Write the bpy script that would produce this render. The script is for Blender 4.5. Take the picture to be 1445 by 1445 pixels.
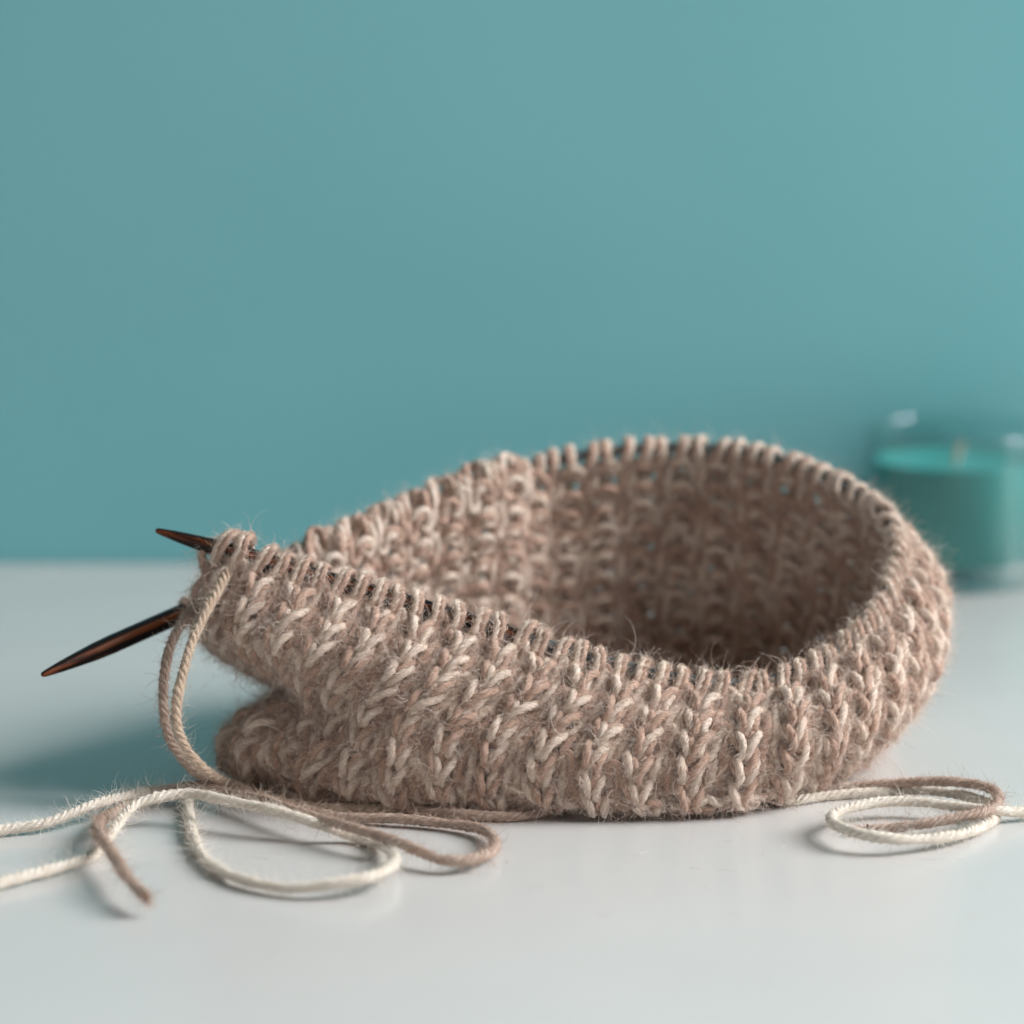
import bpy, math
import numpy as np

rng = np.random.default_rng(7)
MM = 0.001
scene = bpy.context.scene
for o in list(bpy.data.objects):
    bpy.data.objects.remove(o, do_unlink=True)

# ------------------------------------------------------------------ camera
F_PX, PX0, PITCH = 4630.0, 722.5, math.radians(10.0)
CAM = np.array([0.0, -611.6, 167.0])                      # millimetres
FWD = np.array([0.0, math.cos(PITCH), -math.sin(PITCH)])
UPV = np.array([0.0, math.sin(PITCH), math.cos(PITCH)])
cd = bpy.data.cameras.new('camera')
cam = bpy.data.objects.new('camera', cd)
scene.collection.objects.link(cam)
cam.location = CAM * MM
cam.rotation_euler = (math.radians(90) - PITCH, 0, 0)
cd.sensor_width = 36.0
cd.lens = F_PX / 1445.0 * 36.0
cd.clip_start, cd.clip_end = 0.01, 50
cd.dof.use_dof = True
cd.dof.focus_distance = 0.626
cd.dof.aperture_fstop = 9.2
scene.camera = cam

# ------------------------------------------------------------------ light: room ambience and the window on the right
world = bpy.data.worlds.new('World')
scene.world = world
world.use_nodes = True
wb = world.node_tree.nodes['Background']
wb.inputs[0].default_value = (1.0, 0.99, 0.97, 1)
wb.inputs[1].default_value = 0.085


def area(name, loc, aim, sx, sy, power, col):
    ld = bpy.data.lights.new(name, 'AREA')
    ld.shape = 'RECTANGLE'
    ld.size, ld.size_y, ld.energy, ld.color = sx, sy, power, col
    lo = bpy.data.objects.new(name, ld)
    scene.collection.objects.link(lo)
    lo.location = loc
    import mathutils
    d = mathutils.Vector(aim) - mathutils.Vector(loc)
    lo.rotation_euler = d.to_track_quat('-Z', 'Y').to_euler()
    return lo


area('window_light', (2.00, 0.12, 1.40), (0, 0.05, 0.0), 1.4, 1.3, 122, (1.0, 0.995, 0.99))
area('front_fill_light', (-0.35, -2.4, 0.24), (0, 0.05, 0.05), 2.0, 0.42, 6.0, (1.0, 0.985, 0.965))  # unseen low fill, added to brighten the wall and the knitting's front
scene.view_settings.view_transform = 'Standard'
scene.view_settings.look = 'None'
scene.view_settings.gamma = 1
scene.view_settings.exposure = 0.27
scene.render.engine = 'CYCLES'
scene.cycles.max_bounces = 8
scene.cycles.transparent_max_bounces = 8
scene.cycles.caustics_reflective = False
scene.cycles.caustics_refractive = False
try:
    scene.cycles_curves.shape = 'RIBBONS'
except Exception:
    pass

# ------------------------------------------------------------------ helpers


def at(px, py, y):
    """the point at depth y (mm) seen at a place of the photograph"""
    v = FWD + (px - PX0) / F_PX * np.array([1.0, 0, 0]) - (py - PX0) / F_PX * UPV
    return CAM + v * ((y - CAM[1]) / v[1])


def on(px, py, z=0.0):
    """the point at height z (mm) seen at a place of the photograph"""
    v = FWD + (px - PX0) / F_PX * np.array([1.0, 0, 0]) - (py - PX0) / F_PX * UPV
    return CAM + v * ((z - CAM[2]) / v[2])


def unit(a):
    return a / np.maximum(np.linalg.norm(a, axis=-1, keepdims=True), 1e-9)


def catmull(P, n, closed=False):
    """n samples per span through the control points (chord-weighted)"""
    P = np.asarray(P, float)
    if closed:
        Q = np.concatenate([P[-1:], P, P[:2]])
    else:
        Q = np.concatenate([2 * P[:1] - P[1:2], P, 2 * P[-1:] - P[-2:-1]])
    out = []
    for k in range(1, len(Q) - 2):
        p0, p1, p2, p3 = Q[k - 1], Q[k], Q[k + 1], Q[k + 2]
        t = np.linspace(0, 1, n, endpoint=False)[:, None]
        out.append(0.5 * (2 * p1 + (p2 - p0) * t + (2 * p0 - 5 * p1 + 4 * p2 - p3) * t ** 2
                          + (3 * p1 - p0 - 3 * p2 + p3) * t ** 3))
    out = np.concatenate(out)
    if not closed:
        out = np.concatenate([out, P[-1:]])
    return out


def resample(P, step=None, n=None):
    d = np.r_[0, np.cumsum(np.linalg.norm(np.diff(P, axis=0), axis=1))]
    n = n or max(4, int(d[-1] / step))
    s = np.linspace(0, d[-1], n)
    return np.stack([np.interp(s, d, P[:, k]) for k in range(3)], 1)


def frames(P):
    """parallel-transport frame of an open curve"""
    T = unit(np.gradient(P, axis=0))
    N = np.zeros_like(P)
    ref = np.array([0, 0, 1.0]) if abs(T[0][2]) < 0.9 else np.array([1.0, 0, 0])
    n = unit(ref - T[0] * ref.dot(T[0]))
    for k in range(len(P)):
        n = n - T[k] * n.dot(T[k])
        n = n / np.linalg.norm(n)
        N[k] = n
    return T, N, np.cross(T, N)


def link(o, parent=None):
    scene.collection.objects.link(o)
    if parent is not None:
        o.parent = parent
    return o


STREAK = None


def mesh_obj(name, V, Fq, mats, parent=None, mi=None, smooth=True, streak=None):
    """V in millimetres, quads or tris as an int array"""
    me = bpy.data.meshes.new(name)
    V = np.asarray(V, np.float32) * MM
    Fq = np.asarray(Fq, np.int32)
    k = Fq.shape[1]
    me.vertices.add(len(V))
    me.vertices.foreach_set('co', V.ravel())
    me.loops.add(Fq.size)
    me.loops.foreach_set('vertex_index', Fq.ravel())
    me.polygons.add(len(Fq))
    me.polygons.foreach_set('loop_start', np.arange(0, Fq.size, k, dtype=np.int32))
    me.polygons.foreach_set('loop_total', np.full(len(Fq), k, np.int32))
    for m in (mats if isinstance(mats, (list, tuple)) else [mats]):
        me.materials.append(m)
    if mi is not None:
        me.polygons.foreach_set('material_index', np.asarray(mi, np.int32))
    me.polygons.foreach_set('use_smooth', np.full(len(Fq), smooth, bool))
    me.update(calc_edges=True)
    if streak is not None:
        at_ = me.attributes.new('streak', 'FLOAT_VECTOR', 'POINT')
        at_.data.foreach_set('vector', streak.astype(np.float32).ravel())
    return link(bpy.data.objects.new(name, me), parent)


def tag(o, label=None, cat=None, group=None, kind=None):
    if label:
        o['label'] = label
    if cat:
        o['category'] = cat
    if group:
        o['group'] = group
    if kind:
        o['kind'] = kind
    return o


def empty(name, loc=(0, 0, 0)):
    o = bpy.data.objects.new(name, None)
    o.empty_display_size = 0.02
    link(o)
    o.location = loc
    return o


def tube(P, N, B, R, sides, lobes=0, amp=0.0, twist=None, cap=True):
    """tube round the centre line P; R may vary; lobes of the plies turn with twist"""
    K = len(P)
    th = np.linspace(0, 2 * np.pi, sides, endpoint=False)[None, :]
    R = np.broadcast_to(np.asarray(R, float), (K,))[:, None]
    r = R * np.ones_like(th)
    if lobes:
        r = R * (1 + amp * (np.sqrt(np.cos(lobes * 0.5 * (th - twist[:, None])) ** 2 + 0.04) - 0.65) * 2)
    V = P[:, None, :] + r[..., None] * (np.cos(th)[..., None] * N[:, None, :] + np.sin(th)[..., None] * B[:, None, :])
    V = V.reshape(-1, 3)
    global STREAK
    tw = np.zeros(K) if twist is None else twist
    off = rng.uniform(-50, 50)
    ln = np.r_[0, np.cumsum(np.linalg.norm(np.diff(P, axis=0), axis=1))][:, None]
    STREAK = np.stack([np.cos(th - tw[:, None]) * R, np.sin(th - tw[:, None]) * R, ln + off + 0 * th], -1).reshape(-1, 3)
    i = np.arange(K - 1)[:, None] * sides
    j = np.arange(sides)[None, :]
    j2 = (j + 1) % sides
    Fq = np.stack([i + j, i + j2, i + sides + j2, i + sides + j], -1).reshape(-1, 4)
    return V, Fq


def hair(name, C, rad, mat, parent=None):
    """C: (n, k, 3) curves in millimetres; rad: (n,) root radius in mm"""
    n, k, _ = C.shape
    cu = bpy.data.hair_curves.new(name)
    cu.add_curves([k] * n)
    cu.position_data.foreach_set('vector', (C.reshape(-1, 3) * MM).astype(np.float32).ravel())
    ra = cu.attributes.get('radius') or cu.attributes.new('radius', 'FLOAT', 'POINT')
    taper = np.linspace(1, 0.35, k)[None, :]
    ra.data.foreach_set('value', (rad[:, None] * taper * MM).astype(np.float32).ravel())
    cu.materials.append(mat)
    o = bpy.data.objects.new(name, cu)
    o['kind'] = 'stuff'
    return link(o, parent)


def fly_fibres(base, out, tan, n_pts, length, curl):
    """loose fibres: leave the yarn along out/tan and wander"""
    n = len(base)
    d = unit(out * rng.uniform(0.25, 1.0, (n, 1)) + tan * rng.uniform(-1, 1, (n, 1)) + rng.normal(0, 0.35, (n, 3)))
    w = unit(rng.normal(0, 1, (n, 3)))
    C = np.zeros((n, n_pts, 3))
    C[:, 0] = base
    st = (length / (n_pts - 1))[:, None]
    for k in range(1, n_pts):
        C[:, k] = C[:, k - 1] + d * st
        w = unit(w + rng.normal(0, 0.35, (n, 3)))
        d = unit(d + np.cross(w, d) * curl * st)
    return C


# ------------------------------------------------------------------ materials


def new_mat(name):
    m = bpy.data.materials.new(name)
    m.use_nodes = True
    nt = m.node_tree
    return m, nt, nt.nodes['Principled BSDF']


def noise(nt, scale, detail=3, coord='Object'):
    tc = nt.nodes.new('ShaderNodeTexCoord')
    nz = nt.nodes.new('ShaderNodeTexNoise')
    nz.inputs['Scale'].default_value = scale
    nz.inputs['Detail'].default_value = detail
    nt.links.new(tc.outputs[coord], nz.inputs['Vector'])
    return nz


def ramp(nt, src, stops):
    r = nt.nodes.new('ShaderNodeValToRGB')
    while len(r.color_ramp.elements) < len(stops):
        r.color_ramp.elements.new(0.5)
    for e, (p, c) in zip(r.color_ramp.elements, stops):
        e.position, e.color = p, (*c, 1)
    nt.links.new(src, r.inputs[0])
    return r


def bump(nt, b, src, strength, dist):
    n = nt.nodes.new('ShaderNodeBump')
    n.inputs['Strength'].default_value = strength
    n.inputs['Distance'].default_value = dist
    nt.links.new(src, n.inputs['Height'])
    nt.links.new(n.outputs[0], b.inputs['Normal'])


def yarn_mat(name, c0, c1):
    """wool: streaks of fibres that follow the twist of the strand"""
    m, nt, b = new_mat(name)
    at_ = nt.nodes.new('ShaderNodeAttribute')
    at_.attribute_name = 'streak'
    mp = nt.nodes.new('ShaderNodeMapping')
    mp.inputs['Scale'].default_value = (5.5, 5.5, 0.55)
    nt.links.new(at_.outputs['Vector'], mp.inputs['Vector'])
    nz = nt.nodes.new('ShaderNodeTexNoise')
    nz.inputs['Scale'].default_value = 1.0
    nz.inputs['Detail'].default_value = 5
    nz.inputs['Roughness'].default_value = 0.65
    nt.links.new(mp.outputs[0], nz.inputs['Vector'])
    mid = tuple(0.5 * (a + b_) for a, b_ in zip(c0, c1))
    lo = tuple(a * 0.72 for a in c0)
    hi = tuple(min(1.0, a * 1.12) for a in c1)
    r = ramp(nt, nz.outputs['Fac'], [(0.28, lo), (0.42, c0), (0.58, c1), (0.75, hi)])
    nt.links.new(r.outputs[0], b.inputs['Base Color'])
    b.inputs['Roughness'].default_value = 0.8
    b.inputs['Specular IOR Level'].default_value = 0.25
    b.inputs['Sheen Weight'].default_value = 0.3
    b.inputs['Sheen Roughness'].default_value = 0.5
    bump(nt, b, nz.outputs['Fac'], 0.9, 0.0005)
    return m


def fibre_mat(name, c0, c1):
    m, nt, b = new_mat(name)
    hi = nt.nodes.new('ShaderNodeHairInfo')
    r = ramp(nt, hi.outputs['Random'], [(0.1, c0), (0.9, c1)])
    nt.links.new(r.outputs[0], b.inputs['Base Color'])
    b.inputs['Roughness'].default_value = 0.55
    b.inputs['Specular IOR Level'].default_value = 0.4
    tr = nt.nodes.new('ShaderNodeBsdfTranslucent')
    nt.links.new(r.outputs[0], tr.inputs[0])
    mx = nt.nodes.new('ShaderNodeMixShader')
    mx.inputs[0].default_value = 0.22
    nt.links.new(b.outputs[0], mx.inputs[1])
    nt.links.new(tr.outputs[0], mx.inputs[2])
    nt.links.new(mx.outputs[0], nt.nodes['Material Output'].inputs[0])
    return m


BROWN0, BROWN1 = (0.46, 0.27, 0.19), (0.67, 0.465, 0.365)
CREAM0, CREAM1 = (0.71, 0.525, 0.41), (0.93, 0.795, 0.69)
M_BROWN = yarn_mat('brown_wool', BROWN0, BROWN1)
M_TAIL = yarn_mat('dark_brown_wool', (0.46, 0.33, 0.265), (0.66, 0.51, 0.425))
M_TAN = yarn_mat('tan_wool', (0.58, 0.41, 0.29), (0.76, 0.60, 0.46))
M_CREAM = yarn_mat('cream_wool', CREAM0, CREAM1)
M_WHITE = yarn_mat('pale_cream_wool', (0.82, 0.72, 0.61), (0.92, 0.86, 0.78))
M_FIB_B = fibre_mat('brown_fibre', (0.44, 0.30, 0.23), (0.72, 0.56, 0.47))
M_FIB_C = fibre_mat('cream_fibre', (0.66, 0.52, 0.40), (0.87, 0.78, 0.68))
M_FIB_W = fibre_mat('pale_cream_fibre', (0.82, 0.73, 0.63), (0.92, 0.87, 0.80))
M_FUZZ = fibre_mat('loose_fibre', (0.50, 0.335, 0.255), (0.94, 0.86, 0.80))

M_WALL, nt, b = new_mat('teal_wall_paint')
nz = noise(nt, 3.0, 4)
r = ramp(nt, nz.outputs['Fac'], [(0.3, (0.170, 0.500, 0.545)), (0.7, (0.208, 0.552, 0.596))])
nt.links.new(r.outputs[0], b.inputs['Base Color'])
b.inputs['Roughness'].default_value = 0.45
nz2 = noise(nt, 260, 3)
bump(nt, b, nz2.outputs['Fac'], 0.12, 0.0006)

M_TABLE, nt, b = new_mat('white_lacquer')
nz = noise(nt, 9.0, 5)
r = ramp(nt, nz.outputs['Fac'], [(0.3, (0.545, 0.536, 0.526)), (0.7, (0.572, 0.562, 0.552))])
nt.links.new(r.outputs[0], b.inputs['Base Color'])
nz3 = noise(nt, 35.0, 4)
mr = nt.nodes.new('ShaderNodeMapRange')
mr.inputs['To Min'].default_value, mr.inputs['To Max'].default_value = 0.20, 0.30
nt.links.new(nz3.outputs['Fac'], mr.inputs['Value'])
nt.links.new(mr.outputs[0], b.inputs['Roughness'])
nz2 = noise(nt, 60, 2)
bump(nt, b, nz2.outputs['Fac'], 0.05, 0.0008)

M_SPECK, nt, b = new_mat('dust_speck')
b.inputs['Base Color'].default_value = (0.28, 0.22, 0.17, 1)
b.inputs['Roughness'].default_value = 0.9

# dark laminated wood of the needle tips: streaks along the needle
M_WOOD, nt, b = new_mat('dark_laminated_wood')
tc = nt.nodes.new('ShaderNodeTexCoord')
mp = nt.nodes.new('ShaderNodeMapping')
mp.inputs['Scale'].default_value = (14, 800, 800)
nt.links.new(tc.outputs['Object'], mp.inputs['Vector'])
nz = nt.nodes.new('ShaderNodeTexNoise')
nz.inputs['Scale'].default_value = 1.0
nz.inputs['Detail'].default_value = 4
nt.links.new(mp.outputs[0], nz.inputs['Vector'])
r = ramp(nt, nz.outputs['Fac'], [(0.42, (0.009, 0.006, 0.006)), (0.52, (0.028, 0.011, 0.008)), (0.64, (0.19, 0.052, 0.016))])
nt.links.new(r.outputs[0], b.inputs['Base Color'])
b.inputs['Roughness'].default_value = 0.38
b.inputs['Coat Weight'].default_value = 0.0
b.inputs['Specular IOR Level'].default_value = 0.22
b.inputs['Coat Roughness'].default_value = 0.25

M_CABLE, nt, b = new_mat('grey_plastic_cable')
b.inputs['Base Color'].default_value = (0.085, 0.10, 0.105, 1)
b.inputs['Roughness'].default_value = 0.3

M_GLASS, nt, b = new_mat('clear_glass')
nt.nodes.remove(b)
tr = nt.nodes.new('ShaderNodeBsdfTransparent')
tr.inputs[0].default_value = (0.94, 0.975, 0.97, 1)
gl = nt.nodes.new('ShaderNodeBsdfGlossy')
gl.inputs['Roughness'].default_value = 0.03
lw = nt.nodes.new('ShaderNodeLayerWeight')
lw.inputs[0].default_value = 0.5
pw = nt.nodes.new('ShaderNodeMath')
pw.operation = 'POWER'
pw.inputs[1].default_value = 3.6
nt.links.new(lw.outputs['Facing'], pw.inputs[0])
fr = nt.nodes.new('ShaderNodeMath')
fr.operation = 'MULTIPLY_ADD'
fr.inputs[1].default_value, fr.inputs[2].default_value = 0.7, 0.04
nt.links.new(pw.outputs[0], fr.inputs[0])
mx = nt.nodes.new('ShaderNodeMixShader')
nt.links.new(fr.outputs[0], mx.inputs[0])
nt.links.new(tr.outputs[0], mx.inputs[1])
nt.links.new(gl.outputs[0], mx.inputs[2])
nt.links.new(mx.outputs[0], nt.nodes['Material Output'].inputs[0])

M_WAX, nt, b = new_mat('teal_wax')
nz = noise(nt, 30, 3)
r = ramp(nt, nz.outputs['Fac'], [(0.3, (0.036, 0.285, 0.275)), (0.7, (0.048, 0.320, 0.310))])
nt.links.new(r.outputs[0], b.inputs['Base Color'])
b.inputs['Roughness'].default_value = 0.6
b.inputs['Specular IOR Level'].default_value = 0.3

M_WICK, nt, b = new_mat('pale_wick')
b.inputs['Base Color'].default_value = (0.55, 0.42, 0.33, 1)
b.inputs['Roughness'].default_value = 0.9

# ------------------------------------------------------------------ the setting: wall and table top
WALL_Y = 258.0


def box(name, x0, x1, y0, y1, z0, z1, mat, bevel=0.0):
    V = [(x, y, z) for z in (z0, z1) for y in (y0, y1) for x in (x0, x1)]
    Fq = [(0, 2, 3, 1), (4, 5, 7, 6), (0, 1, 5, 4), (2, 6, 7, 3), (0, 4, 6, 2), (1, 3, 7, 5)]
    o = mesh_obj(name, V, Fq, mat, smooth=False)
    if bevel:
        md = o.modifiers.new('edge', 'BEVEL')
        md.width, md.segments = bevel * MM, 3
    return o


tag(box('wall', -1100, 900, WALL_Y, WALL_Y + 120, -750, 1500, M_WALL), 'plain teal painted wall behind the white table', 'wall', kind='structure')
tag(box('table_top', -900, 800, -480, WALL_Y - 0.8, -28, 0, M_TABLE, 1.2), 'glossy white table top under the knitting', 'table top', kind='structure')

# ------------------------------------------------------------------ candle in a glass
CX, CY = at(1346, 760, 233.0)[0], 233.0


def lathe(prof, seg=64):
    prof = np.asarray(prof, float)
    th = np.linspace(0, 2 * np.pi, seg, endpoint=False)
    V = np.stack([prof[:, None, 0] * np.cos(th), prof[:, None, 0] * np.sin(th),
                  np.repeat(prof[:, 1:2], seg, 1)], -1).reshape(-1, 3)
    i = np.arange(len(prof) - 1)[:, None] * seg
    j = np.arange(seg)[None, :]
    j2 = (j + 1) % seg
    return V, np.stack([i + j, i + j2, i + seg + j2, i + seg + j], -1).reshape(-1, 4)


candle = tag(empty('candle', (CX * MM, CY * MM, 0.0)), 'teal wax candle in a clear glass tumbler against the wall', 'candle')
V, Fq = lathe([(0.01, 0.2), (20.2, 0.2), (21.8, 0.9), (22.6, 2.4), (23.6, 39.2), (23.5, 40.2), (22.9, 40.7), (22.2, 40.3),
               (21.9, 39.2), (21.0, 7.2), (19.4, 6.2), (0.01, 6.0)])
mesh_obj('glass_jar', V, Fq, M_GLASS, candle)
V, Fq = lathe([(0.01, 6.25), (19.2, 6.45), (20.8, 7.5), (21.55, 31.6), (21.4, 32.3), (20.0, 31.6), (13, 30.9), (0.01, 30.8)])
mesh_obj('wax', V, Fq, M_WAX, candle)
wp = catmull([(0, 0, 30.0), (0.2, 0, 32.5), (0.8, 0.2, 35), (1.6, 0.3, 37.0)], 6)
T, N, B = frames(wp)
V, Fq = tube(wp, N, B, 0.8, 8)
mesh_obj('wick', V, Fq, M_WICK, candle)

# ------------------------------------------------------------------ the knitted tube: the surface it lies on
FT, FE = at(219, 748, 26), at(742, 901, 14)        # front needle: tip and end
BT, BE = at(58, 953, 13), at(610, 710, 78)         # back needle


def line_at(P, Q, px):
    lo, hi = 0.0, 1.4
    for _ in range(50):
        m = 0.5 * (lo + hi)
        p = P + (Q - P) * m - CAM
        if PX0 + F_PX * p[0] / p.dot(FWD) < px:
            lo = m
        else:
            hi = m
    return P + (Q - P) * lo


def front(px): return line_at(FT, FE, px)
def back(px): return line_at(BT, BE, px)


def A(*pts): return [at(*p) for p in pts]


ZC = 2.4


def con(px, y):
    p = at(px, 1100, y)
    lam = (y - CAM[1]) / FWD[1]
    d = (np.array([0, y, ZC]) - CAM).dot(FWD)
    return np.array([(px - PX0) / F_PX * d, y, ZC])


cols = [
    [front(312)] + A((294, 830, 23), (293, 884, 24), (328, 926, 28), (408, 966, 36), (404, 990, 37), (350, 1010, 28), (314, 1054, 23)) + [con(335, 23)],
    [front(400)] + A((384, 850, 14), (360, 898, 11), (388, 944, 15), (446, 976, 24), (444, 996, 24), (398, 1014, 15), (360, 1060, 12)) + [con(380, 13)],
    [front(520)] + A((505, 882, 11), (476, 928, 7), (452, 970, 10), (460, 1006, 12), (436, 1048, 8), (414, 1088, 8)) + [con(430, 7)],
    [front(640)] + A((628, 916, 8), (598, 962, 3), (558, 1010, 2), (544, 1060, 0), (534, 1104, 0)) + [con(545, 0)],
    [at(760, 906, 13.6)] + A((750, 950, 6), (724, 992, 2), (690, 1035, -1), (678, 1080, -2), (676, 1121, -2)) + [con(690, -2)],
    [at(870, 938, 12)] + A((864, 976, 5), (844, 1016, 0), (822, 1055, -3), (815, 1095, -4), (818, 1130, -4)) + [con(826, -4)],
    [at(960, 958, 12)] + A((945, 1000, 4), (930, 1035, 0), (920, 1075, -3), (915, 1110, -4), (920, 1138, -4)) + [con(930, -4)],
    [at(1050, 966, 14)] + A((1048, 1005, 5), (1045, 1040, 0), (1040, 1075, -2), (1035, 1105, -2), (1035, 1134, -2)) + [con(1045, -1)],
    [at(1130, 948, 18)] + A((1140, 985, 9), (1145, 1020, 4), (1145, 1060, 3), (1135, 1095, 5), (1125, 1115, 8)) + [con(1118, 8)],
    [at(1205, 900, 27)] + A((1228, 940, 18), (1235, 985, 13), (1230, 1030, 13), (1210, 1065, 16), (1188, 1090, 20)) + [con(1170, 26)],
    [at(1248, 845, 38)] + A((1283, 885, 31), (1296, 935, 27), (1290, 985, 27), (1265, 1025, 30), (1235, 1052, 34)) + [con(1205, 40)],
    [at(1266, 785, 51)] + A((1308, 820, 46), (1328, 870, 44), (1326, 920, 44), (1305, 965, 46), (1270, 1000, 50)) + [con(1232, 56)],
    [at(1250, 730, 66)] + A((1293, 770, 66), (1316, 820, 66), (1314, 870, 67), (1290, 920, 68), (1262, 965, 68)) + [con(1228, 73)],
]
rim_back = [at(1200, 692, 79), at(1130, 658, 89), at(1050, 638, 95), at(960, 632, 97), at(870, 636, 95), at(780, 651, 91),
            at(695, 674, 85.5), back(600), back(510), back(440)]
ctr = np.array([35.0, 48.0])
for k, p in enumerate(rim_back):
    c = ctr if k < 6 else np.array([10.0, 30.0])
    o = unit(p[:2] - c)
    if k >= 6:
        o = unit(np.array([-0.25, 1.0]))
    bl = 5.0 if k < 8 else 3.0
    z = p[2]
    mk = lambda d, f: np.array([p[0] + o[0] * d, p[1] + o[1] * d, ZC + (z - ZC) * f])
    if k >= 6:                                           # here the edge rolls outwards over the needle
        up = lambda d, dz: np.array([p[0] + o[0] * d, p[1] + o[1] * d, z + dz])
        cols.append([p, up(-0.8, 2.4), up(-3.6, 1.6), up(-4.6, -3.5), mk(-2.5, 0.7), mk(0.5, 0.42), mk(0.5, 0.18), mk(-1.5, 0.0)])
        continue
    cols.append([p, mk(bl * 0.7, 0.82), mk(bl, 0.6), mk(bl, 0.38), mk(bl * 0.6, 0.16), mk(-1.5, 0.0)])
cols.append([back(350)] + A((352, 852, 52), (376, 902, 55), (420, 946, 55), (450, 974, 55), (448, 992, 55), (410, 1006, 50), (382, 1032, 47)) + [con(396, 52)])
cols.append([back(268)] + A((276, 882, 39), (300, 908, 42), (346, 936, 43), (420, 970, 46), (418, 990, 46), (362, 1008, 39), (324, 1046, 34)) + [con(350, 39)])

NB, BMAX = 118, 88.0
bb = np.linspace(0, BMAX, NB)
prof, Lc = [], []
plan_c = np.array([[18.0, 42.0]])
for k, c in enumerate(cols):
    c = np.array(c)
    last = c[-1]
    o = np.array([30.0, 45.0]) - last[:2]
    if k < 3 or k == len(cols) - 1:
        o = np.array([1.0, 0.35])
    o = o / np.linalg.norm(o)
    tuck = [last + np.array([o[0] * s, o[1] * s, 0]) for s in (6, 14, 80)]
    D = catmull(np.concatenate([c, tuck]), 24)
    d = np.r_[0, np.cumsum(np.linalg.norm(np.diff(D, axis=0), axis=1))]
    i_last = np.argmin(np.linalg.norm(D - last, axis=1))
    Lc.append(min(d[i_last] + 10.0, BMAX - 4))
    prof.append(np.stack([np.interp(bb, d, D[:, q]) for q in range(3)], 1))
prof = np.array(prof)                                   # (columns, NB, 3)
Lc = np.array(Lc)
# fine table along the round, arc-length parametrised on the row 6 mm under the rim
SUB = 26
fine = np.stack([catmull(prof[:, k], SUB, True) for k in range(NB)], 1)
fineL = np.interp(np.arange(len(cols) * SUB) / SUB, np.arange(len(cols) + 1), np.r_[Lc, Lc[0]])
k6 = int(5 / BMAX * NB)
ring = 0.6 * fine[:, 0] + 0.4 * fine[:, k6]
seg = np.linalg.norm(np.roll(ring, -1, 0) - ring, axis=1)
arc = np.r_[0, np.cumsum(seg)]
PERIM = arc[-1]
NST = int(round(PERIM / 4.15 / 2)) * 2
NS = 900
ss = np.linspace(0, PERIM, NS, endpoint=False)
fi = np.interp(ss, arc, np.arange(len(arc)))


def take(tab, f):
    i0 = np.floor(f).astype(int)
    w = (f - i0)
    n = len(tab)
    w = w.reshape((-1,) + (1,) * (tab.ndim - 1))
    return tab[i0 % n] * (1 - w) + tab[(i0 + 1) % n] * w


SURF = take(fine, fi)
LEN = take(fineL, fi)
for _ in range(3):                                       # ease kinks
    SURF[:, 2:-1] = 0.25 * np.roll(SURF, 1, 0)[:, 2:-1] + 0.5 * SURF[:, 2:-1] + 0.25 * np.roll(SURF, -1, 0)[:, 2:-1]
du = np.roll(SURF, -1, 0) - np.roll(SURF, 1, 0)
dv = np.gradient(SURF, axis=1)
NRM = unit(np.cross(du, -dv))                            # checked below to point outwards
mid = SURF[:, 20].mean(0)
if ((SURF[:, 10] - SURF[:, 10].mean(0)) * NRM[:, 10]).sum() < 0:
    NRM = -NRM
sm = np.clip(bb / 9.0, 0, 1)
SURF = SURF - NRM * (1.3 * sm * sm * (3 - 2 * sm))[None, :, None]
SURF[..., 2] = np.maximum(SURF[..., 2], ZC)
TAN = unit(np.roll(SURF, -1, 0) - np.roll(SURF, 1, 0))
DWN = unit(np.gradient(SURF, axis=1))


def surf(s, b):
    """s in stitches along the round, b in mm below the rim (negative: above it)"""
    f = (s / NST * NS) % NS
    g = np.clip(b / BMAX * (NB - 1), 0, NB - 1.001)
    i0 = np.floor(f).astype(int) % NS
    i1 = (i0 + 1) % NS
    j0 = np.floor(g).astype(int)
    j1 = j0 + 1
    u, v = (f - np.floor(f))[:, None], (g - j0)[:, None]
    L = lambda t: (t[i0, j0] * (1 - u) + t[i1, j0] * u) * (1 - v) + (t[i0, j1] * (1 - u) + t[i1, j1] * u) * v
    P, N, D = L(SURF), unit(L(NRM)), unit(L(DWN))
    return P + D * np.minimum(b, 0)[:, None], N, D


# ------------------------------------------------------------------ yarn of the fabric, row by row
RH = 5.2                                                # row height
K = 30                                                   # samples per stitch
ROWS = int(BMAX / RH) - 1
WMM = PERIM / NST
t1 = np.linspace(0, 2 * np.pi, K, endpoint=False)


def smooth01(x):
    x = np.clip(x, 0, 1)
    return x * x * (3 - 2 * x)


kk = catmull(np.array([(0, -0.30, 0), (0.22, 0.45, 0), (0.42, 1.0, 0), (0.56, 0.75, 0), (0.68, 0.0, 0), (0.82, -0.85, 0), (1.0, -1.25, 0)]), 20)
G_A = np.interp(np.linspace(0, 1, 81), kk[:, 0], kk[:, 1])


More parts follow.
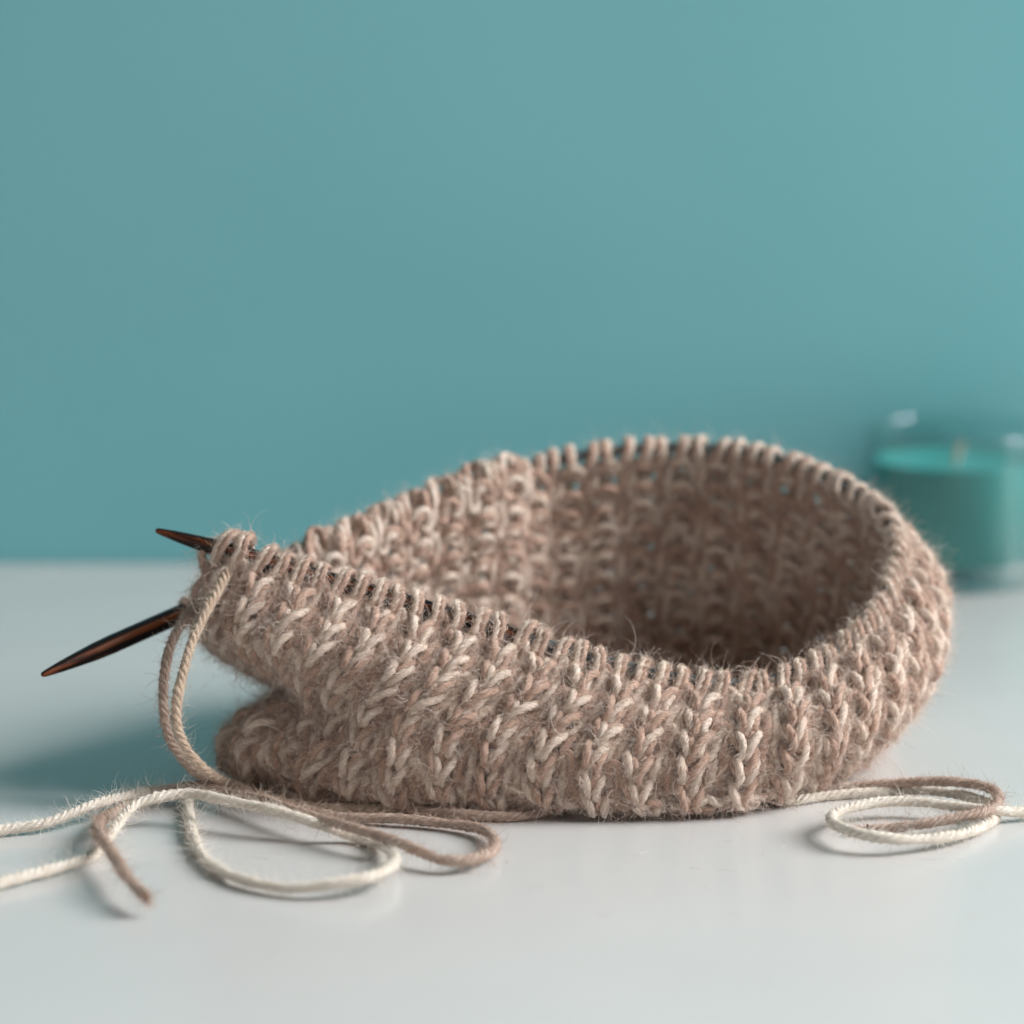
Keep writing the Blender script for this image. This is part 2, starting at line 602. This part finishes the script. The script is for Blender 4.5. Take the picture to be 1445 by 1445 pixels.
def row_path(j):
    """(s, b, z) of one round of the fabric"""
    st = np.repeat(np.arange(NST), K)
    t = np.tile(t1, NST)
    fr = t / (2 * np.pi)
    isA = (np.arange(NST) % 2 == 0)
    sg = np.where(isA, 1.0, 1.0 if j % 2 else -1.0)
    dep = np.where(isA, 1.6, 0.42)
    win = np.sin(t / 2) ** 2
    jx = rng.normal(0, 0.045, NST)[st] * win
    jb = rng.normal(0, 0.2, NST)[st] * win
    jz = rng.normal(0, 0.16, NST)[st] * win
    jh = 1 + rng.normal(0, 0.05, NST)[st]
    aw = np.where(isA, 0.25, 0.12)[st]
    sgs = sg[st]
    prv, nxt = sg[(st - 1) % NST], sg[(st + 1) % NST]
    e0, e1 = 1 - smooth01(fr / 0.14), 1 - smooth01((1 - fr) / 0.14)
    sgn = sgs + (prv - sgs) * 0.5 * e0 + (nxt - sgs) * 0.5 * e1
    # the knit columns are wider than the ones between them
    x = st + fr
    xs = x + 0.10 * np.sin(np.pi * (x)) * np.cos(np.pi * x) * 0
    s = xs + aw * np.sin(2 * t) + jx
    wide = np.where(isA[st], 1.22, 0.80)
    s = (st + 0.5) + (s - st - 0.5) * (1 + (wide - 1) * win)
    b = (j + 0.5) * RH + 4.0 + RH * 0.78 * np.cos(t) * jh + jb
    # knit column: legs stand out in front, the round head turns to the inside
    gt = np.abs(((t + np.pi) % (2 * np.pi)) - np.pi) / np.pi          # 0 at the foot, 1 at the head
    gA = np.interp(gt, np.linspace(0, 1, 81), G_A)
    zA = 1.65 * gA + 0.35 * np.sin(np.pi * fr)
    zB = -dep[st] * np.cos(2 * t) * sgn - 0.12 * np.sin(np.pi * fr)
    z = np.where(isA[st], zA, zB) + jz
    e = np.minimum(e0 + e1, 1.0)
    z = z * (1 - e) + (-0.3) * e
    return s, b, z, st


def rim_path():
    """loops lying over the needle"""
    key = np.array([(-0.50, 0.78 * RH, -0.7), (-0.34, 0.62 * RH, 0.9), (-0.20, 0.28 * RH, 1.9), (-0.13, -0.05 * RH, 2.5),
                    (-0.06, -1.9, 1.9), (0.02, -2.75, 0.2), (0.09, -1.9, -1.7), (0.14, 0.1 * RH, -2.6),
                    (0.26, 0.45 * RH, -1.7), (0.38, 0.7 * RH, -1.0), (0.50, 0.78 * RH, -0.7)])
    D = catmull(key, 12)
    d = np.r_[0, np.cumsum(np.linalg.norm(np.diff(D * [WMM, 1, 1], axis=0), axis=1))]
    q = np.linspace(0, d[-1], K, endpoint=False)
    D = np.stack([np.interp(q, d, D[:, k]) for k in range(3)], 1)
    st = np.repeat(np.arange(NST), K)
    win = np.tile(np.sin(np.linspace(0, np.pi, K, endpoint=False)) ** 2, NST)
    mid_s = np.array([surf(np.array([q + 0.5]), np.array([0.0]))[0][0] for q in range(NST)])
    wood = np.concatenate([FT + (FE - FT) * np.linspace(0, 1, 150)[:, None], BT + (BE - BT) * np.linspace(0, 1, 150)[:, None]])
    on_wood = np.array([np.linalg.norm(wood - m, axis=1).min() < 2.2 for m in mid_s])
    sc = np.where(on_wood, 1.0, 0.72)[st] * rng.uniform(0.92, 1.10, NST)[st]
    bunch = np.interp(np.arange(NST), np.arange(0, NST + 5, 5), rng.normal(0, 0.16, len(np.arange(0, NST + 5, 5))))[st]
    lean = rng.normal(0, 0.13, NST)[st]
    bt = np.tile(D[:, 1], NST)
    s = st + 0.5 + np.tile(D[:, 0], NST) + (rng.normal(0, 0.12, NST)[st] + bunch) * win + lean * win * np.where(bt < 0, 1, 0.3)
    b = np.where(bt < 0, bt * sc, bt) + rng.normal(0, 0.2, NST)[st] * win
    z = np.tile(D[:, 2], NST) * sc
    return s, b, z, st


R_ST = 0.79          # strand radius
RHO = 0.62           # strands lie side by side
PLY = 2 * np.pi / 5.0
strands = []         # (P, N, B, T, arc, stitch index, keep, colour, row, outward)
for j in range(-1, ROWS):
    s, b, z, st = rim_path() if j < 0 else row_path(j)
    P0, N0, D0 = surf(s, b)
    P = P0 + N0 * z[:, None]
    P[:, 2] = np.maximum(P[:, 2], 1.75)
    n = len(P)
    T = unit(np.roll(P, -1, 0) - np.roll(P, 1, 0))
    seg = np.linalg.norm(np.roll(P, -1, 0) - P, axis=1)
    al = np.r_[0, np.cumsum(seg)[:-1]]
    ref = unit(N0 - T * (N0 * T).sum(1, keepdims=True))
    if j < 0:                                            # round the needle the two strands lie side by side
        rad = D0 * b[:, None] + N0 * z[:, None]
        ref = unit(rad - T * (rad * T).sum(1, keepdims=True))
    side = np.cross(T, ref)
    ph = np.cumsum(rng.normal(0, 1, NST))
    ph = ph - np.linspace(0, ph[-1], NST)
    phi = np.interp(np.arange(n) / K, np.arange(NST + 1), np.r_[ph, ph[0]] * 0.8) + rng.uniform(0, 6) \
        + al / al[-1] * 2 * np.pi * int(NST * 1.15)
    if j < 0:
        phi = np.pi / 2 + 0.35 * np.sin(al * 0.35) + (np.repeat(rng.random(NST) < 0.5, K) * 0.0)
    Lrow = np.interp((s % NST) / NST * NS, np.arange(NS), LEN)
    keep_st = np.array([(b.reshape(NST, K)[q].mean() < Lrow.reshape(NST, K)[q].mean()) for q in range(NST)])
    if j < 0:
        mid_s = P0.reshape(NST, K, 3)[:, K // 2]
        axis = np.concatenate([FT + (FE - FT) * np.linspace(0, 1, 120)[:, None], BT + (BE - BT) * np.linspace(0, 1, 120)[:, None]] + [fine[3 * SUB:20 * SUB, 0]])
        near = np.array([np.linalg.norm(axis - surf(np.array([q + 0.5]), np.array([0.0]))[0], axis=1).min() for q in range(NST)])
        keep_st &= near < 2.2
    for colour in (0, 1):
        f = phi + math.pi * colour
        C = P + (0.50 if j < 0 else RHO) * (np.cos(f)[:, None] * ref + np.sin(f)[:, None] * side)
        C[:, 2] = np.maximum(C[:, 2], R_ST + 0.1)
        T2 = unit(np.roll(C, -1, 0) - np.roll(C, 1, 0))
        n2 = unit(ref - T2 * (ref * T2).sum(1, keepdims=True))
        strands.append(dict(P=C, N=n2, B=np.cross(T2, n2), T=T2, al=al, st=st, keep=keep_st, col=colour, row=j, out=N0, b=b))

knit = tag(empty('knitted_tube', (mid[0] * MM, mid[1] * MM, 0.0)),
           'fuzzy beige marled wool tube knitted in ribs, lying on the table with its opening up', 'knitting')
KORG = np.array([mid[0], mid[1], 0.0])

# which stitches show largest: the loops on the needle and the outside of the front
score = {}
for S in strands[::2]:
    C = S['P'].reshape(NST, K, 3).mean(1)
    No = unit(S['out'].reshape(NST, K, 3).mean(1))
    vd = unit(CAM - C)
    facing = (No * vd).sum(1)
    dist = np.linalg.norm(C - CAM, axis=1)
    for q in range(NST):
        if S['keep'][q]:
            front_side = facing[q] > 0.1 and C[q][1] < 62 and C[q][2] > 2.5
            score[(S['row'], q)] = (2.0 if S['row'] < 0 else 0.0) + (1.0 + facing[q] * 0.5 - dist[q] / 2000 if front_side else -1)
best = set(sorted(score, key=lambda k: -score[k])[:300])

SIDES = 12
restV, restF, restM, restS, off = [], [], [], [], 0
by_stitch = {}
for S in strands:
    n = len(S['P'])
    tw = S['al'] * PLY
    for q in range(NST):
        if not S['keep'][q]:
            continue
        # rounds run on from one stitch to the next: one sample of overlap closes the joint
        idx = np.arange(q * K, q * K + K + 1) % n
        V, Fq = tube(S['P'][idx], S['N'][idx], S['B'][idx], R_ST * (0.80 if S['row'] < 0 else 1.0), SIDES, 3, 0.24, tw[idx])
        V = V - KORG
        if (S['row'], q) in best:
            by_stitch.setdefault((S['row'], q), []).append((V, Fq, S['col'], STREAK))
        else:
            restV.append(V)
            restS.append(STREAK)
            restF.append(Fq + off)
            restM.append(np.full(len(Fq), S['col']))
            off += len(V)
tag(mesh_obj('knitted_fabric', np.concatenate(restV), np.concatenate(restF), [M_BROWN, M_CREAM], knit, np.concatenate(restM),
             streak=np.concatenate(restS)), kind='stuff')
for key, parts in by_stitch.items():
    V = np.concatenate([p[0] for p in parts])
    Fq = np.concatenate([p[1] + k * len(parts[0][0]) for k, p in enumerate(parts)])
    mi = np.concatenate([np.full(len(p[1]), p[2]) for p in parts])
    mesh_obj('needle_loop' if key[0] < 0 else 'stitch', V, Fq, [M_BROWN, M_CREAM], knit, mi,
             streak=np.concatenate([p[3] for p in parts]))

# fibres lying along the yarn, and loose fuzz
for colour, mat in ((0, M_FIB_B), (1, M_FIB_C)):
    C_all, r_all = [], []
    for S in strands:
        if S['col'] != colour:
            continue
        n = len(S['P'])
        vis = np.repeat(S['keep'], K)
        C = S['P']
        facing = (unit(CAM - C) * S['out']).sum(1)
        w = np.where(vis, np.where((facing > 0) & (C[:, 1] < 70), 3.0, 1.0), 0.0)
        w *= (C[:, 2] > 1.5)
        m = int(w.sum() / K * 22)
        if m < 4:
            continue
        i0 = rng.choice(n, m, p=w / w.sum())
        th0 = rng.uniform(0, 2 * np.pi, m)
        kp = 5
        stp = rng.uniform(0.6, 1.9, m)
        cv = np.zeros((m, kp, 3))
        lift0, lift1 = rng.uniform(-0.04, 0.08, m), np.abs(rng.normal(0, 0.45, m))
        sl = rng.normal(1.0, 0.35, m)
        for k in range(kp):
            ii = (i0 + np.round(stp * k).astype(int)) % n
            da = S['al'][ii] - S['al'][i0]
            da = np.where(da < 0, 0, da)
            th = th0 + PLY * da * sl
            lob = 1 + 0.24 * (np.abs(np.cos(1.5 * (th - S['al'][ii] * PLY))) - 0.62) * 2
            u = k / (kp - 1)
            rr = R_ST * lob * (1.0 + lift0 + lift1 * max(0, u - 0.35) ** 1.5 * 2 + 0.03)
            cv[:, k] = S['P'][ii] + rr[:, None] * (np.cos(th)[:, None] * S['N'][ii] + np.sin(th)[:, None] * S['B'][ii])
        C_all.append(cv)
        r_all.append(rng.uniform(0.035, 0.075, m))
    cv = np.concatenate(C_all) - KORG
    hair('yarn_fibres', cv, np.concatenate(r_all), mat, knit)

base, outv, tanv, wts = [], [], [], []
for S in strands:
    m = np.repeat(S['keep'], K)
    th = rng.uniform(0, 2 * np.pi, len(m))
    rd = np.cos(th)[:, None] * S['N'] + np.sin(th)[:, None] * S['B']
    base.append((S['P'] + rd * R_ST)[m])
    outv.append(unit(rd + S['out'] * np.where(rng.random(len(m)) < 0.75, 1, -1)[:, None] * 0.9)[m])
    tanv.append(S['T'][m])
    face = (unit(CAM - S['P']) * S['out']).sum(1)
    wts.append(np.where((face > -0.2) & (S['P'][:, 1] < 75), 2.0, 1.0)[m] * (0.45 if S['row'] < 0 else 1.0))
base, outv, tanv, wts = map(np.concatenate, (base, outv, tanv, wts))
wts = wts / wts.sum()


def fuzz(n, lo, hi, kp, curl, r0, r1, name, up=0):
    i = rng.choice(len(base), n, p=wts)
    ln = lo + (hi - lo) * rng.random(n) ** 2.2
    o = outv[i].copy()
    o[:, 2] += up
    c = fly_fibres(base[i], o, tanv[i], kp, ln, curl)
    c[..., 2] = np.maximum(c[..., 2], 0.06)
    hair(name, c - KORG, rng.uniform(r0, r1, n), M_FUZZ, knit)


fuzz(170000, 1.0, 4.5, 6, 0.5, 0.022, 0.042, 'fuzz')
fuzz(58000, 2.2, 7.0, 9, 0.36, 0.020, 0.034, 'fuzz', 0.1)
fuzz(70000, 2.0, 5.5, 7, 0.42, 0.011, 0.020, 'fuzz', 0.05)
fuzz(2500, 4.0, 11.0, 11, 0.28, 0.022, 0.036, 'fuzz', 0.15)
fuzz(120, 9.0, 20.0, 16, 0.16, 0.035, 0.05, 'fuzz', 0.3)

# ------------------------------------------------------------------ circular needle
needle = tag(empty('circular_needle', tuple(FE * MM)), 'circular knitting needle with dark wooden tips through the rim loops', 'needle')
NORG = FE


def needle_tip(P, Q):
    L = np.linalg.norm(Q - P)
    pr = [(0.0, 0.05), (0.15, 0.35), (0.5, 0.55), (1.5, 0.72), (5, 1.12), (9, 1.45), (13, 1.75), (17, 1.88), (L * 0.75, 1.88), (L - 3, 1.8), (L - 0.6, 1.5), (L, 1.15)]
    pr = np.array(pr)
    xs = np.concatenate([np.linspace(0, 1.5, 8), np.linspace(1.8, 18, 24), np.linspace(20, L, 12)])
    rs = np.interp(xs, pr[:, 0], pr[:, 1])
    # local x runs along the needle so the wood grain follows it
    th = np.linspace(0, 2 * np.pi, 20, endpoint=False)
    V = np.stack([np.repeat(xs[:, None], 20, 1), rs[:, None] * np.cos(th), rs[:, None] * np.sin(th)], -1).reshape(-1, 3)
    i = np.arange(len(xs) - 1)[:, None] * 20
    j = np.arange(20)[None, :]
    j2 = (j + 1) % 20
    Fq = np.stack([i + j, i + j2, i + 20 + j2, i + 20 + j], -1).reshape(-1, 4)
    o = mesh_obj('needle_tip', V, Fq, M_WOOD, needle)
    import mathutils
    o.rotation_mode = 'QUATERNION'
    o.rotation_quaternion = mathutils.Vector(Q - P).to_track_quat('X', 'Z')
    o.location = (P - NORG) * MM
    return o


needle_tip(FT, FE)
needle_tip(BT, BE)
cab = catmull([FE, ] + [c[0] for c in cols[5:13]] + rim_back[:7] + [BE], 16)
cab = resample(cab, 0.8)
T, N, B = frames(cab)
V, Fq = tube(cab, N, B, 1.15, 14)
mesh_obj('cable', V - NORG, Fq, M_CABLE, needle)

# ------------------------------------------------------------------ loose yarn strands


def yarn(ctrl, label, mat, fmat, r=0.92, group=None, fz=1.0, sag=None):
    P = resample(catmull(ctrl, 20), 0.33)
    n = len(P)
    wob = np.stack([np.interp(np.arange(n), np.linspace(0, n, max(4, n // 28)), rng.normal(0, 0.22, max(4, n // 28))) for _ in range(3)], 1)
    P = P + wob
    P[:, 2] = np.maximum(P[:, 2], r + 0.06)
    T, N, B = frames(P)
    al = np.r_[0, np.cumsum(np.linalg.norm(np.diff(P, axis=0), axis=1))]
    tw = -al * 2 * np.pi / 6.4
    rr = r * (1 + np.interp(al, np.arange(0, al[-1] + 4, 4), rng.normal(0, 0.07, len(np.arange(0, al[-1] + 4, 4)))))
    rr[:8] *= np.linspace(0.62, 1.0, 8)
    rr[-8:] *= np.linspace(1.0, 0.62, 8)
    Vs, Fs, Ss, o_ = [], [], [], 0
    fan = 1 + 2.2 * np.exp(-al / 1.1) + 2.2 * np.exp(-(al[-1] - al) / 1.1)          # the plies open at a cut end
    for q in range(4):
        a = tw + q * np.pi / 2
        Q = P + (rr * 0.56 * fan)[:, None] * (np.cos(a)[:, None] * N + np.sin(a)[:, None] * B)
        Q[:, 2] = np.maximum(Q[:, 2], 0.5 * r)
        Tq, Nq, Bq = frames(Q)
        V, Fq = tube(Q, Nq, Bq, rr * rng.uniform(0.46, 0.53), 9, 0, 0, al * 1.2)
        Vs.append(V)
        Fs.append(Fq + o_)
        Ss.append(STREAK)
        o_ += len(V)
    V, Fq = np.concatenate(Vs), np.concatenate(Fs)
    org = np.array([P[0][0], P[0][1], 0.0])
    root = tag(empty('yarn_strand', tuple(org * MM)), label, 'yarn', group)
    mesh_obj('strand', V - org, Fq, mat, root, streak=np.concatenate(Ss))
    m = int(al[-1] * 7)
    i0 = rng.integers(0, n, m)
    th0 = rng.uniform(0, 2 * np.pi, m)
    stp = rng.uniform(0.8, 2.4, m)
    kp = 5
    cv = np.zeros((m, kp, 3))
    lift = np.abs(rng.normal(0, 0.16, m))
    for k in range(kp):
        ii = np.clip(i0 + np.round(stp * k).astype(int), 0, n - 1)
        th = th0 - 2 * np.pi / 6.4 * (al[ii] - al[i0])
        lob = 1 + 0.10 * np.cos(4 * (th - tw[ii]))
        q = rr[ii] * lob * (1.0 + 0.03 + lift * max(0, k / (kp - 1) - 0.4) * 1.6)
        cv[:, k] = P[ii] + q[:, None] * (np.cos(th)[:, None] * N[ii] + np.sin(th)[:, None] * B[ii])
    cv[..., 2] = np.maximum(cv[..., 2], 0.04)
    hair('yarn_fibres', cv - org, rng.uniform(0.03, 0.06, m), fmat, root)
    m = int(al[-1] * 15 * fz)
    i0 = rng.integers(0, n, m)
    th = rng.uniform(0, 2 * np.pi, m)
    rd = np.cos(th)[:, None] * N[i0] + np.sin(th)[:, None] * B[i0]
    c = fly_fibres(P[i0] + rd * r, rd, T[i0], 8, 0.8 + 4.2 * rng.random(m) ** 3, 0.4)
    c[..., 2] = np.maximum(c[..., 2], 0.04)
    hair('fuzz', c - org, rng.uniform(0.018, 0.034, m), fmat, root)
    for e, sg in ((0, -1), (n - 1, 1)):                  # frayed ends
        q = 160
        bs = P[e] + 0.6 * r * (rng.normal(0, 0.5, (q, 1)) * N[e] + rng.normal(0, 0.5, (q, 1)) * B[e])
        bs[:, 2] = np.maximum(bs[:, 2], 0.1)
        c = fly_fibres(bs, np.tile(T[e] * sg * 1.6, (q, 1)), np.tile(N[e] * 0.4, (q, 1)), 6, rng.uniform(0.8, 4.0, q), 0.22)
        c[..., 2] = np.maximum(c[..., 2], 0.05)
        hair('frayed_end', c - org, rng.uniform(0.03, 0.06, q), fmat, root)
    return root


yarn([at(322, 806, 20), at(310, 830, 17), at(291, 862, 13), at(270, 905, 9), at(254, 960, 5), at(248, 1010, 3), at(262, 1052, 3),
      at(291, 1086, 4), on(328, 1108, 3.2), on(370, 1124, 2.2), on(430, 1137, 1.4), on(500, 1141, 1.3), on(570, 1140, 1.3)],
     'cream yarn hanging from the needle loops down to the table', M_TAN, M_FIB_C)
yarn([at(268, 862, 24), at(256, 878, 19), at(240, 912, 13), at(230, 965, 8), at(233, 1020, 6), at(250, 1060, 7), at(281, 1094, 8),
      on(320, 1110, 3.0), on(372, 1121, 1.4), on(450, 1133, 1.2), on(530, 1136, 1.2), on(610, 1146, 1.2), on(690, 1151, 1.2), on(760, 1146, 1.2), on(820, 1118, 1.2)],
     'brown yarn hanging down beside the cream yarn from the lower needle tip', M_TAIL, M_FIB_B)
yarn([on(-60, 1188, 1.3), on(0, 1172, 1.4), on(60, 1162, 2), on(112, 1144, 3), on(152, 1129, 3.5), on(192, 1118, 3), on(228, 1115, 2), on(258, 1126, 1.4),
      on(266, 1148, 1.3), on(271, 1180, 1.3), on(290, 1213, 1.3), on(330, 1238, 1.4), on(390, 1250, 1.8), on(450, 1249, 2.5), on(510, 1240, 3.2),
      on(546, 1225, 3.2), on(556, 1211, 2.6), on(543, 1196, 1.6), on(505, 1182, 1.2), on(455, 1166, 3.2), on(400, 1150, 4.6), on(350, 1136, 5.6), on(310, 1126, 6.2),
      on(260, 1118, 6.2), on(212, 1127, 5.6), on(186, 1140, 4.6), on(166, 1162, 3.2), on(152, 1186, 2), on(136, 1204, 1.4),
      on(108, 1216, 1.4), on(60, 1228, 1.6), on(0, 1245, 1.6), on(-60, 1262, 1.4)],
     'long white yarn looping beside the hanging strands and running on in two lines', M_WHITE, M_FIB_W)
yarn([on(203, 1268, 3.0), on(190, 1250, 3.6), on(172, 1225, 4.2), on(154, 1200, 4.4), on(141, 1180, 4.2), on(138, 1165, 3.4), on(150, 1151, 2.2), on(176, 1138, 1.5),
      on(215, 1120, 1.5), on(262, 1113, 2.6), on(310, 1116, 3.4), on(362, 1125, 4.2), on(420, 1143, 4.6), on(480, 1164, 4.4), on(560, 1190, 3.6),
      on(625, 1211, 2.8), on(665, 1213, 2.4), on(692, 1203, 2), on(697, 1187, 1.8), on(680, 1172, 1.6), on(630, 1162, 1.4), on(560, 1157, 1.3), on(480, 1152, 1.3), on(430, 1143, 1.3)],
     'brown yarn with a short cut end, doubling back in a narrow loop along the knitting', M_TAIL, M_FIB_B)
yarn([on(1110, 1128, 1.2), on(1150, 1117, 1.2), on(1200, 1109, 1.9), on(1260, 1103, 3.2), on(1330, 1101, 4.4), on(1382, 1107, 4.2), on(1408, 1119, 3.7),
      on(1410, 1133, 3.4), on(1390, 1145, 3.2), on(1350, 1156, 2.7), on(1300, 1166, 1.8), on(1260, 1169, 1.2), on(1226, 1170, 1.2)],
     'brown yarn tail curved round on top of the cream yarn coil', M_TAIL, M_FIB_B)
yarn([on(1120, 1130, 1.2), on(1165, 1122, 1.2), on(1220, 1118, 1.3), on(1290, 1115, 1.6), on(1350, 1121, 1.6), on(1388, 1132, 1.5), on(1402, 1146, 1.3), on(1394, 1160, 1.4),
      on(1360, 1175, 1.9), on(1310, 1185, 2.3), on(1260, 1185, 3.0), on(1210, 1176, 3.6), on(1180, 1164, 3.7), on(1172, 1152, 3.7), on(1187, 1142, 3.6), on(1230, 1134, 3.4),
      on(1280, 1132, 3.1), on(1340, 1137, 3.0), on(1400, 1142, 3.0), on(1445, 1144, 2.0), on(1500, 1143, 1.3)],
     'cream yarn tail wound into a small flat coil with its end running away', M_WHITE, M_FIB_W)
# a few lint specks on the lacquer
sv, sf = [], []
for q in range(26):
    p = on(rng.uniform(60, 1400), rng.uniform(1190, 1430), 0.06)
    a = rng.uniform(0, 6.28)
    l, w = rng.uniform(0.15, 0.55), rng.uniform(0.04, 0.10)
    u, v = np.array([math.cos(a), math.sin(a), 0]), np.array([-math.sin(a), math.cos(a), 0])
    k = len(sv)
    sv += [p - u * l, p - v * w, p + u * l, p + v * w, p + np.array([0, 0, 0.08])]
    sf += [(k, k + 1, k + 4), (k + 1, k + 2, k + 4), (k + 2, k + 3, k + 4), (k + 3, k, k + 4)]
lp = np.array([on(rng.uniform(120, 1400), 1130 + 170 * rng.random() ** 1.6, 0.1) for _ in range(70)])
lc = fly_fibres(lp, np.tile([1.0, 0, 0], (70, 1)) * rng.choice([-1, 1], (70, 1)), np.tile([0, 1.0, 0], (70, 1)), 9, rng.uniform(1.0, 6.0, 70), 0.3)
lc[..., 2] = 0.08 + 0.15 * np.abs(lc[..., 2])
tag(hair('shed_fibres', lc, rng.uniform(0.02, 0.035, 70), M_FUZZ), 'short shed wool hairs lying on the table before the knitting', 'wool hair')
tag(mesh_obj('lint', np.array(sv), np.array(sf), M_SPECK), 'tiny specks of lint scattered over the white table', 'lint', kind='stuff')
print('STITCHES', NST, 'ROWS', ROWS, 'PERIM', PERIM, 'LEN', Lc.round(1))
